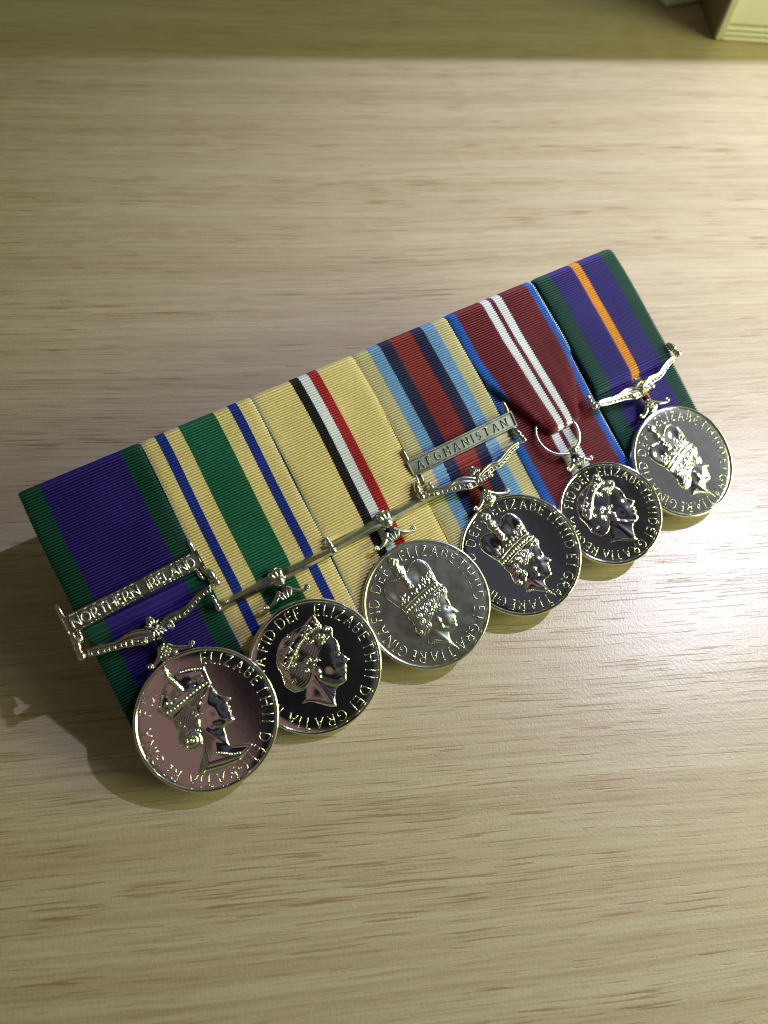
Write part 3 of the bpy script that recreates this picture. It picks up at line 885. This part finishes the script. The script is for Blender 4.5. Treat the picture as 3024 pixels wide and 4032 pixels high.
def scroll_suspender(b, c, rot, mat, left_post=True, right_post=True):
    fr = local_frame(c, rot, 0)
    root_mb = MB()
    Z = 5.9
    UL, LL = wing_mesh(root_mb, S_upL, S_loL, Z)
    UR, LR = wing_mesh(root_mb, S_upR, S_loR, Z)
    # slot bar across the back, holding the ribbon
    tube(root_mb, [(-17.4, -.6, 4.2), (0, -2.6, 3.4), (17.4, -.6, 4.2)], .5, 8)
    sus = root_mb.build('suspender', mat, base=b, frame=fr)
    def sub(name, mb): return mb.build(name, mat, sus, b, fr)
    # beads along the lower edge of both wings
    first = None
    for U, Lw, rng_t in ((UL, LL, np.linspace(.06, .84, 10)), (UR, LR, np.linspace(.20, .95, 10))):
        for k, t in enumerate(rng_t):
            i = t * (len(U) - 1); i0 = int(i)
            q = U[i0] * .28 + Lw[i0] * .72
            r = .30 + .16 * (t if U is UL else 1 - t)
            mb = MB(); ellipsoid(mb, (q[0], q[1], Z + .30), (r, r, r * 1.1), nu=6, nv=10)
            sub('bead', mb)
    for x, y, h, a0 in ((S_misc[5][0], S_misc[5][1], -1, 2.4), (S_misc[4][0], S_misc[4][1], 1, .8)):
        mb = MB(); tube(mb, spiral(x, y, Z + .55, .95, 1.6, h, a0), np.linspace(.34, .22, 34), 8); sub('scroll', mb)
    # shell and leaves in the middle
    mb = MB()
    for k, a in enumerate((-62, -31, 0, 31, 62)):
        t = math.radians(a)
        L = 2.0
        cx, cy = -.55 + math.sin(t) * 1.25, -2.1 + math.cos(t) * 1.25
        ellipsoid(mb, (cx, cy, Z + .9 - abs(a) * .004), (.46, 1.05, .8), -t, nu=8, nv=10)
    ellipsoid(mb, (-.6, -.15, Z + .5), (1.15, .36, .5)); ellipsoid(mb, (-.6, .42, Z + .3), (.8, .3, .4))
    sub('shell', mb)
    mb = MB()
    for x, y, rx, ry, a in ((-.55, -3.55, .62, 1.55, 8), (.25, -3.9, .5, 1.35, 30), (1.1, -4.1, .42, 1.2, 52), (-1.35, -3.9, .45, 1.3, -28), (.1, -2.6, .9, .42, 20)):
        ellipsoid(mb, (x, y, Z + .95), (rx, ry, .75), math.radians(a), nu=8, nv=10)
    sub('leaf', mb)
    # end knobs with posts
    for sx, post in ((-1, left_post), (1, right_post)):
        mb = MB()
        x = 18.5 * sx
        ellipsoid(mb, (x, -.05, Z + .35), (1.12, 1.12, 1.12), nu=12, nv=18)
        lathe_y(mb, (x, 1.0, Z + .1), [(-.3, .5), (-.1, 1.05), (.15, 1.1), (.35, .8), (.5, .62)])
        sub('knob', mb)
        if post:
            mb = MB()
            tx = x - sx * .9
            tube(mb, [(x, 1.2, Z), (x - sx * .1, 2.2, Z), (x - sx * .45, 3.4, Z - .1), (tx, 4.7, Z - .3)], [.6, 1.1, 1.0, .5], 12)
            sub('post', mb)
        else:
            mb = MB()
            tube(mb, [(x, 1.2, Z), (x - sx * .1, 2.4, Z), (x - sx * .4, 3.6, Z), (x - sx * 1.0, 3.9, Z)], [.5, .7, .6, .5], 12)
            sub('post', mb)
    # claw holding the disc
    claw = MB()
    tube(claw, catmull([(-1.4, -7.6, Z - .2), (-2.2, -8.9, Z - .1), (-3.2, -9.9, Z), (-4.6, -10.7, Z), (-5.7, -11.1, Z)], 18), np.linspace(.95, .42, 18), 10, flat=.7)
    tube(claw, catmull([(-.2, -7.9, Z - .2), (1.2, -9.2, Z - .1), (2.4, -10.0, Z), (3.9, -10.7, Z), (5.2, -11.0, Z)], 18), np.linspace(.95, .42, 18), 10, flat=.7)
    tube(claw, spiral(-5.9, -10.6, Z, .75, 1.4, 1, -1.2), np.linspace(.36, .24, 34), 8)
    tube(claw, spiral(5.7, -10.6, Z, .75, 1.4, -1, -1.9), np.linspace(.36, .24, 34), 8)
    tube(claw, [(-.5, -5.0, Z - .4), (-.6, -6.4, Z - .5), (-.9, -8.2, Z - .4)], [.75, .7, .9], 10)
    ellipsoid(claw, (-.6, -10.2, Z - .5), (2.6, 1.6, .8))
    cl = claw.build('claw', mat, base=b, frame=fr)
    mb = MB()
    ellipsoid(mb, (-.93, -8.95, Z + .55), (.55, .55, .6), nu=8, nv=12)
    for k in range(9):
        a = 2 * math.pi * k / 9
        ellipsoid(mb, (-.93 + 1.1 * math.cos(a), -8.95 + 1.1 * math.sin(a), Z + .45), (.5, .28, .45), a, nu=6, nv=8)
    mb.build('rosette', mat, cl, b, fr)
    mb = MB()
    for k in range(4):
        tube(mb, [(-1.5, -5.75 - .35 * k, Z - .55), (-.9, -5.8 - .36 * k, Z + .35), (-.2, -5.9 - .36 * k, Z + .4), (.4, -5.95 - .36 * k, Z - .55)], .24, 8)
    mb.build('thread_binding', FAB['thread'], base=b, frame=fr)
    return sus

def bar_suspender(b, c, rot, mat):
    fr = local_frame(c, rot, 0)
    Z = 4.6
    mb = MB()
    xs = np.r_[np.linspace(-17.2, -1.2, 14), np.linspace(1.2, 17.2, 14)]
    for side in (xs[:14], xs[14:]):
        P = []
        for x in side:
            h = 1.05 + .60 * (1 - abs(x) / 17.2)
            k = .8 + .2 * (1 - abs(x) / 17.2)
            P.append([(x, h, Z - 1.2), (x, h, Z + .15), (x, h - .12, Z + .35), (x, -h * .22, Z + 1.45 * k), (x, -h * .40, Z + 1.45 * k), (x, -h, Z + .3), (x, -h, Z - 1.2)])
        P = np.array(P)
        mb.grid(P[:, ::-1])
        k0 = mb.n - P.shape[0] * 7
        mb.f.append([k0 + j for j in range(7)]); mb.m.append(0)
        mb.f.append([k0 + 13 * 7 + j for j in range(7)][::-1]); mb.m.append(0)
    sus = mb.build('suspender', mat, base=b, frame=fr, angle=28)
    def sub(name, mb): return mb.build(name, mat, sus, b, fr)
    mb = MB()
    ellipsoid(mb, (.15, -1.15, Z + 1.1), (1.75, 1.55, 1.6), nu=14, nv=20)
    sub('centre_ball', mb)
    mb = MB()
    for x, a in ((-1.25, 24), (0, 0), (1.25, -24)):
        ellipsoid(mb, (x * .9, .95 - abs(x) * .12, Z + 1.2), (.95, 1.45, 1.2), math.radians(a), nu=10, nv=14)
    ellipsoid(mb, (0, 2.35, Z + .9), (1.35, .42, .7)); ellipsoid(mb, (0, -.05, Z + 1.3), (1.9, .3, .9))
    sub('bulb_collar', mb)
    for sx in (-1, 1):
        mb = MB(); x = 17.1 * sx
        ellipsoid(mb, (x, -.5, Z + 1.0), (.95, .95, 1.0), nu=12, nv=16)
        lathe_y(mb, (x, 0, Z + .8), [(.1, .45), (.35, .85), (.6, .8), (.85, .45), (1.3, .62), (1.9, .72), (2.5, .5), (2.75, .35)], 14)
        ellipsoid(mb, (x, 3.05, Z + .75), (.55, .55, .55))
        sub('knob', mb)
    claw = MB()
    tube(claw, catmull([(-1.0, -3.6, Z + .3), (-1.9, -4.6, Z + .6), (-3.1, -5.5, Z + .8), (-4.6, -6.2, Z + .8), (-5.8, -6.4, Z + .8)], 18), np.linspace(.95, .40, 18), 10, flat=.7)
    tube(claw, catmull([(1.0, -3.6, Z + .3), (1.9, -4.6, Z + .6), (3.1, -5.5, Z + .8), (4.6, -6.2, Z + .8), (5.8, -6.4, Z + .8)], 18), np.linspace(.95, .40, 18), 10, flat=.7)
    tube(claw, spiral(-6.2, -5.95, Z + .8, .75, 1.4, 1, -1.2), np.linspace(.34, .22, 34), 8)
    tube(claw, spiral(6.2, -5.95, Z + .8, .75, 1.4, -1, -1.9), np.linspace(.34, .22, 34), 8)
    for x, a in ((-1.5, -32), (-.5, -10), (.5, 10), (1.5, 32)):
        ellipsoid(claw, (x, -5.3, Z + .9), (.42, 1.3, .7), math.radians(-a), nu=8, nv=10)
    tube(claw, [(0, -2.0, Z), (0, -3.4, Z), (0, -5.0, Z)], [.75, .7, 1.0], 10)
    claw.build('claw', mat, base=b, frame=fr)
    mb = MB()
    for k in range(4):
        tube(mb, [(-1.1, -2.75 - .34 * k, Z - .4), (-.6, -2.8 - .35 * k, Z + .85), (.5, -2.8 - .35 * k, Z + .85), (1.1, -2.75 - .34 * k, Z - .4)], .24, 8)
    mb.build('thread_binding', FAB['thread'], base=b, frame=fr)

def ring_suspender(b, c, mat):
    """c = centre of the ring"""
    mb = MB()
    pts = []
    for a in np.linspace(0, 2 * math.pi, 64, endpoint=False):
        x, y = 6.95 * math.cos(a), 6.95 * math.sin(a)
        pts.append((c[0] + x, c[1] + y, 4.5 - y * .17))
    tube(mb, pts, .55, 10, close=True)
    mb.build('ring', mat, base=b)
    mb = MB()
    bx, by = c[0] + 1.1, c[1] - 6.9
    ellipsoid(mb, (bx, by, 6.0), (1.45, 1.40, 1.45), nu=14, nv=20)
    mb.build('ring_ball', mat, base=b)
    claw = MB(); Z = 5.6
    for s in (-1, 1):
        tube(claw, catmull([(bx + s * .9, by - 2.2, Z - .3), (bx + s * 1.6, by - 3.2, Z), (bx + s * 2.8, by - 4.1, Z + .1), (bx + s * 4.2, by - 4.7, Z + .1)], 14), np.linspace(.8, .4, 14), 10, flat=.7)
        tube(claw, spiral(bx + s * 4.5, by - 4.3, Z + .1, .65, 1.4, -s, -1.5), np.linspace(.32, .2, 34), 8)
    for x, a in ((-1.3, -30), (-.4, -10), (.5, 10), (1.4, 32)):
        ellipsoid(claw, (bx + x, by - 3.9, Z + .4), (.40, 1.1, .65), math.radians(-a), nu=8, nv=10)
    tube(claw, [(bx, by - .6, Z - .2), (bx, by - 2, Z - .3), (bx, by - 3.6, Z - .1)], [.7, .65, .9], 10)
    claw.build('claw', mat, base=b)
    mb = MB()
    for k in range(4):
        tube(mb, [(bx - 1.3, by - 1.4 - .34 * k, Z - .6), (bx - .6, by - 1.4 - .34 * k, Z + .45), (bx + .6, by - 1.4 - .34 * k, Z + .45), (bx + 1.3, by - 1.4 - .34 * k, Z - .6)], .26, 8)
    mb.build('thread_binding', FAB['thread'], base=b)

def clasp(b, c, rot, text, mat, ground, H, hw, L=37.2, W=4.9, serif=0.0, spread=33.0, tilt=0.0):
    fr = local_frame(c, rot, 0)
    fr = (fr[0], np.array([[1, 0, 0], [0, 1, tilt], [0, 0, 1.0]]) @ fr[1])
    Z = 5.4
    mb = MB()
    n = 40
    # ground plate, very slightly bowed
    xs = np.linspace(-L / 2 + .25, L / 2 - .25, n)
    bow = lambda x: -.25 * (x / (L / 2)) ** 2
    P = np.array([[(x, y, Z + bow(x) + dz) for y, dz in ((W / 2 - .2, -1.1), (W / 2 - .2, 0), (0, 0), (-W / 2 + .2, 0), (-W / 2 + .2, -1.1))] for x in xs])
    mb.grid(P[:, ::-1])
    k0 = 0
    mb.f.append([j for j in range(5)]); mb.m.append(0)
    mb.f.append([(n - 1) * 5 + j for j in range(5)][::-1]); mb.m.append(0)
    pl = mb.build('clasp', ground, base=b, frame=fr, angle=30)
    # raised border
    mb = MB()
    corners = [(-L / 2, -W / 2), (L / 2, -W / 2), (L / 2, W / 2), (-L / 2, W / 2)]
    loop = []
    for i in range(4):
        p, q = np.array(corners[i]), np.array(corners[(i + 1) % 4])
        m = 30 if i % 2 == 0 else 5
        for k in range(m): loop.append(p + (q - p) * k / m)
    loop = np.array(loop)
    prof = [(0, -1.3), (0, .30), (.10, .48), (.42, .48), (.62, .25), (.66, -.15)]
    P = np.zeros((len(loop), len(prof), 3))
    for i, q in enumerate(loop):
        for j, (ins, z) in enumerate(prof):
            f = np.array([(L / 2 - ins) / (L / 2), (W / 2 - ins) / (W / 2)])
            P[i, j] = (q[0] * f[0], q[1] * f[1], Z + bow(q[0]) + z)
    mb.grid(P[::-1], close_u=True)
    mb.build('border', mat, pl, b, fr, angle=35)
    mb = MB()
    ws = [GLYPH[ch][0] if ch != ' ' else .55 for ch in text]
    tot = sum(ws); gap = (spread / H - tot) / (len(text) - 1)
    x = -spread / 2
    for ch, w in zip(text, ws):
        if ch != ' ':
            cx = x + w * H / 2
            def place(P):
                P[..., 0] += cx; P[..., 2] += Z + bow(cx); return P
            glyph(mb, ch, H, hw, .36, place, serif)
        x += (w + gap) * H
    mb.build('lettering', LETTER if serif == 0 else mat, pl, b, fr)
    # ears: upper posts at both ends, rods below reaching the suspender
    for s in (-1, 1):
        mb = MB()
        x = s * (L / 2 - .9)
        tube(mb, catmull([(x, W / 2 - .6, Z - 1.2), (x + s * .1, W / 2 + 1.2, Z - .9), (x + s * .1, W / 2 + 2.9, Z - .9), (x + s * .1, W / 2 + 3.8, Z - 1.3)], 10), [.8, .8, .78, .75, .72, .7, .68, .62, .5, .3], 12)
        mb.build('upper_lug', mat, pl, b, fr)
        mb = MB()
        for dx, r in ((-.1, .85), (-1.7, .7)):
            xx = x + s * dx
            tube(mb, [(xx, -W / 2 + .5, Z - .9), (xx + s * .25, -W / 2 - 1.2, Z - .6), (xx + s * .5, -W / 2 - 3.0, Z - .5)], [r * .8, r, r * .8], 10)
        mb.build('lower_lug', mat, pl, b, fr)

# ------------------------------------------------------------------ discs
def disc(b, q, ax, ay, R, mat, words, r_text, H_text, hw, serif, portrait, zfix=0.0, tick=2.6, inner_ring=False):
    ex = np.array([1, 0, math.tan(ax)]); ex /= np.linalg.norm(ex)
    ey = np.array([0, 1, math.tan(ay)]); nn = np.cross(ex, ey); nn /= np.linalg.norm(nn); ey = np.cross(nn, ex)
    fr = (np.array(q, float) + (0, 0, zfix), np.array([ex, ey, nn]))
    N = 160
    def rev(prof, name, parent, smooth_ang=40):
        mb = MB()
        P = np.zeros((N, len(prof), 3))
        for i in range(N):
            a = 2 * math.pi * i / N
            for j, (r, z) in enumerate(prof):
                P[i, j] = (r * math.cos(a), r * math.sin(a), z)
        mb.grid(P[:, ::-1], close_u=True)
        return mb
    F = -.42
    mb = rev([(0.02, F), (R * .3, F), (R * .6, F), (R * .85, F), (R - 1.0, F), (R - .75, F - .05), (R - .4, F - .3), (R - .12, -1.0), (R - .02, -1.3), (R - .12, -tick + .3), (R - .5, -tick), (R * .5, -tick), (.02, -tick)], 'disc', None)
    d = mb.build('disc', mat, base=b, frame=fr, angle=40)
    mb = rev([(R - 1.10, F - .03), (R - 1.00, F + .12), (R - .88, F + .30), (R - .66, F + .40), (R - .42, F + .40), (R - .16, F + .28), (R - .03, F - .05), (R, F - .5), (R - .02, -1.3)], 'rim', None)
    mb.build('rim', mat, d, b, fr)
    if inner_ring:
        mb = rev([(R - 1.75, F - .03), (R - 1.68, F + .08), (R - 1.55, F + .10), (R - 1.46, F - .03)], 'inner_ring', None)
        mb.build('inner_ring', mat, d, b, fr)
    mb = MB()
    for w, a0, a1 in words:
        ring_text(mb, w, a0, a1, r_text, H_text, hw, .20, F, serif)
    mb.build('lettering', mat, d, b, fr)
    for nm, poly, H, w, feats, lift in portrait:
        relief(nm, poly, H, w, feats, mat, b, d, fr, F, lift=lift)
    return d

PORT_A = [('portrait', A_body, .58, 3.6, FEAT_A['body'], 0.05), ('hair', A_hair, .66, 2.2, FEAT_A['hair'], 0.2), ('crown', A_crown, .58, 1.2, FEAT_A['crown'], 0.25)]
def port_c(rot):
    f = rot_scale(FEAT_C, rot, 1.0)
    g = lambda p: rot_scale(p, rot, 1.0)
    return [('portrait', g(C_body), .55, 3.4, f['body'], .05), ('hair', g(C_hair), .62, 2.2, f['hair'], .2), ('crown', g(C_crown), .54, 1.2, f['crown'], .2)]
def port_b(rot, sc):
    f = rot_scale(FEAT_B, rot, sc)
    g = lambda p: rot_scale(p, rot, sc)
    return [('portrait', g(B_body), .32, 3.8, f['body'], .05), ('hair', g(B_hair), .36, 2.6, f['hair'], .1), ('tiara', g(B_tiara), .56, .8, f['tiara'], .3)]

W_A = [('ELIZABETH', 22, 102), ('II', 114, 121), ('DEI', 136, 157), ('GRATIA', 170, 219), ('REGINA', 236, 285), ('F.D.', 304, 323)]
W_B = [('ELIZABETH', 27, 109), ('II', 122, 129), ('DEI', 144, 163), ('GRATIA', 178, 231), ('REGINA', 249, 303), ('FID', 317, 332), ('DEF', 347, 366)]
W_C = [('ELIZABETH', 0, 81), ('II', 92, 98), ('DEI', 109, 132), ('GRA', 145, 167), ('TIA', 182, 200), ('REGINA', 213, 266), ('FID', 280, 297), ('DEF', 313, 334)]
W_E = [('ELIZABETH', 16, 97), ('II', 110, 117), ('DEI', 129, 149), ('GRATIA', 164, 218), ('REGINA', 234, 286), ('FID', 306, 322), ('DEF', 337, 358)]
turn = lambda w, a: [(x, p + a, q + a) for x, p, q in w]

DISC = [[17.276121, -72.455970, 6.646684, 0.056600, 0.014925], [47.561996, -73.983995, 6.236083, 0.055203, 0.132000], [82.592733, -73.200030, 6.669529, 0.132956, -0.046339], [114.758631, -73.573544, 6.482033, 0.108793, -0.117050], [147.217044, -75.457302, 6.522486, 0.135227, -0.112205], [179.418605, -72.290909, 6.465818, -0.001310, 0.007972]]

GROUP = 'medals mounted side by side on one bar'
LABELS = [
    'silver medal with a NORTHERN IRELAND clasp on purple ribbon with green edges',
    'black-looking mirror medal on a yellow, blue and green striped ribbon with a straight suspender bar',
    'greenish satin medal on a yellow ribbon with black, white and red centre stripes',
    'silver medal with an AFGHANISTAN clasp on a red, navy, sky blue and stone striped ribbon',
    'smallest medal, hanging by a ring from a crimson ribbon with two white stripes',
    'bright silver medal on purple ribbon with green edges and a thin orange centre stripe',
]

for i in range(6):
    q = DISC[i]
    b = Base('medal', (q[0], q[1] - (16 if i == 4 else 18), 0.0), LABELS[i], 'medal', GROUP)
    R = RIBBONS[i]
    mats = [FAB[c] for c in R['cols']]
    x0 = PITCH * i + (0.12 if i else 0.0); x1 = PITCH * (i + 1) - (0.12 if i < 5 else 0.0)
    if i == 5: x0 += 1.15
    mb = MB()
    zb = 1.95
    ribbon(mb, x0, x1, [(-3.5, zb), (-30, zb + .1), (-74, zb + .1)], R['st'], mats, selv=R['selv'], seed=20 + i)
    mb.build('backing_ribbon', mats, base=b)
    mb = MB()
    fx1 = x1
    ribbon(mb, x0, fx1, front_path(i), R['st'], mats, selv=R['selv'], seed=i, shape=jubilee_shape((x0 + x1) / 2) if i == 4 else None)
    mb.build('ribbon', mats, base=b)
    if i == 0:
        scroll_suspender(b, (15.85, -43.45), 2.95, CAST)
        clasp(b, (15.0, -35.4), 1.9, 'NORTHERN IRELAND', CAST, PITTED, 2.5, .27)
        disc(b, q[:3], q[3], q[4], 18, POLISHED, W_A, 15.15, 2.7, .145, .10, PORT_A)
    elif i == 1:
        bar_suspender(b, (48.9, -48.3), 0.0, CAST)
        disc(b, q[:3], q[3], q[4], 18, POLISHED, W_B, 14.9, 2.8, .14, .08, port_b(14, 1.07))
    elif i == 2:
        bar_suspender(b, (83.0, -47.2), 1.9, SATIN)
        disc(b, q[:3], q[3], q[4], 18, SATIN, W_C, 14.75, 2.75, .125, .12, port_c(0), inner_ring=False)
    elif i == 3:
        scroll_suspender(b, (114.1, -45.1), 3.0, CAST)
        clasp(b, (115.2, -37.3), 0.6, 'AFGHANISTAN', DULL, DULL, 2.3, .17, serif=.12, spread=31.5, tilt=.15)
        disc(b, q[:3], q[3], q[4], 18, POLISHED, turn(W_C, -3), 14.95, 2.75, .12, .12, port_c(-3))
    elif i == 4:
        ring_suspender(b, (144.9, -46.9), CAST)
        disc(b, q[:3], q[3], q[4], 16, POLISHED, W_E, 13.0, 2.55, .14, .08, port_b(0, 1.0))
    else:
        scroll_suspender(b, (178.0, -42.8), 5.4, BRIGHT, left_post=False)
        disc(b, q[:3], q[3], q[4], 18, BRIGHT, turn(W_C, -8), 14.8, 2.75, .14, .12, port_c(-8), zfix=-.6)

# ------------------------------------------------------------------ things at the back of the table
def build_box():
    root = bpy.data.objects.new('storage_box', None); col.objects.link(root)
    root.location = (0.1794, 0.2496, 0.0); root.rotation_euler = (0, 0, math.radians(-4.5))
    tag(root, 'cream storage box with ridged base at the far right corner of the table', 'box')
    cream = plain('cream_card', (0.80, 0.75, 0.62), 0.5, 0.04)
    dark = plain('brown_card', (0.27, 0.21, 0.15), 0.6, 0.1)
    edge = plain('edge_card', (0.62, 0.56, 0.45), 0.5, 0.05)
    tan = plain('tan_print', (0.42, 0.34, 0.20), 0.5, 0.05)
    mb = MB(); box(mb, (1.2, 3, 7), (98, 78, 74), bevel=.6); mb.build('body', cream, root, smooth=False)
    mb = MB(); box(mb, (0, 3.4, .3), (1.1, 78, 74)); mb.build('side_panel', dark, root, smooth=False)
    mb = MB(); box(mb, (0, 0.6, .3), (4.0, 3.2, 74), bevel=.8); mb.build('corner_post', edge, root, smooth=False)
    for z in (.3, 2.5, 4.7):
        mb = MB(); box(mb, (4.1, 0.9 + z * .15, z), (98, 9, z + 1.7), bevel=.5); mb.build('base_ridge', cream, root, smooth=False)
    for x, z in ((9.2, 19.5),):
        mb = MB(); box(mb, (x, 2.7, z), (x + 3.0, 2.95, z + 8)); mb.build('printed_patch', tan, root, smooth=False)
        mb = MB(); box(mb, (x + 3.6, 2.7, z), (x + 6.6, 2.95, z + 8)); mb.build('printed_patch', tan, root, smooth=False)
build_box()

def build_adapter():
    root = bpy.data.objects.new('plug_adapter', None); col.objects.link(root)
    root.location = (0.1618, 0.2772, 0.0); root.rotation_euler = (0, 0, math.radians(17))
    tag(root, 'small white plastic block at the far edge left of the cream box', 'plastic block')
    w = plain('white_plastic', (0.82, 0.88, 0.95), 0.35, 0.03)
    mb = MB(); box(mb, (0, 0, .2), (34, 30, 16), bevel=1.2); mb.build('case', w, root, smooth=False)
    mb = MB(); box(mb, (3, 2, 16.05), (31, 28, 16.9), bevel=.3); mb.build('lid', w, root, smooth=False)
build_adapter()
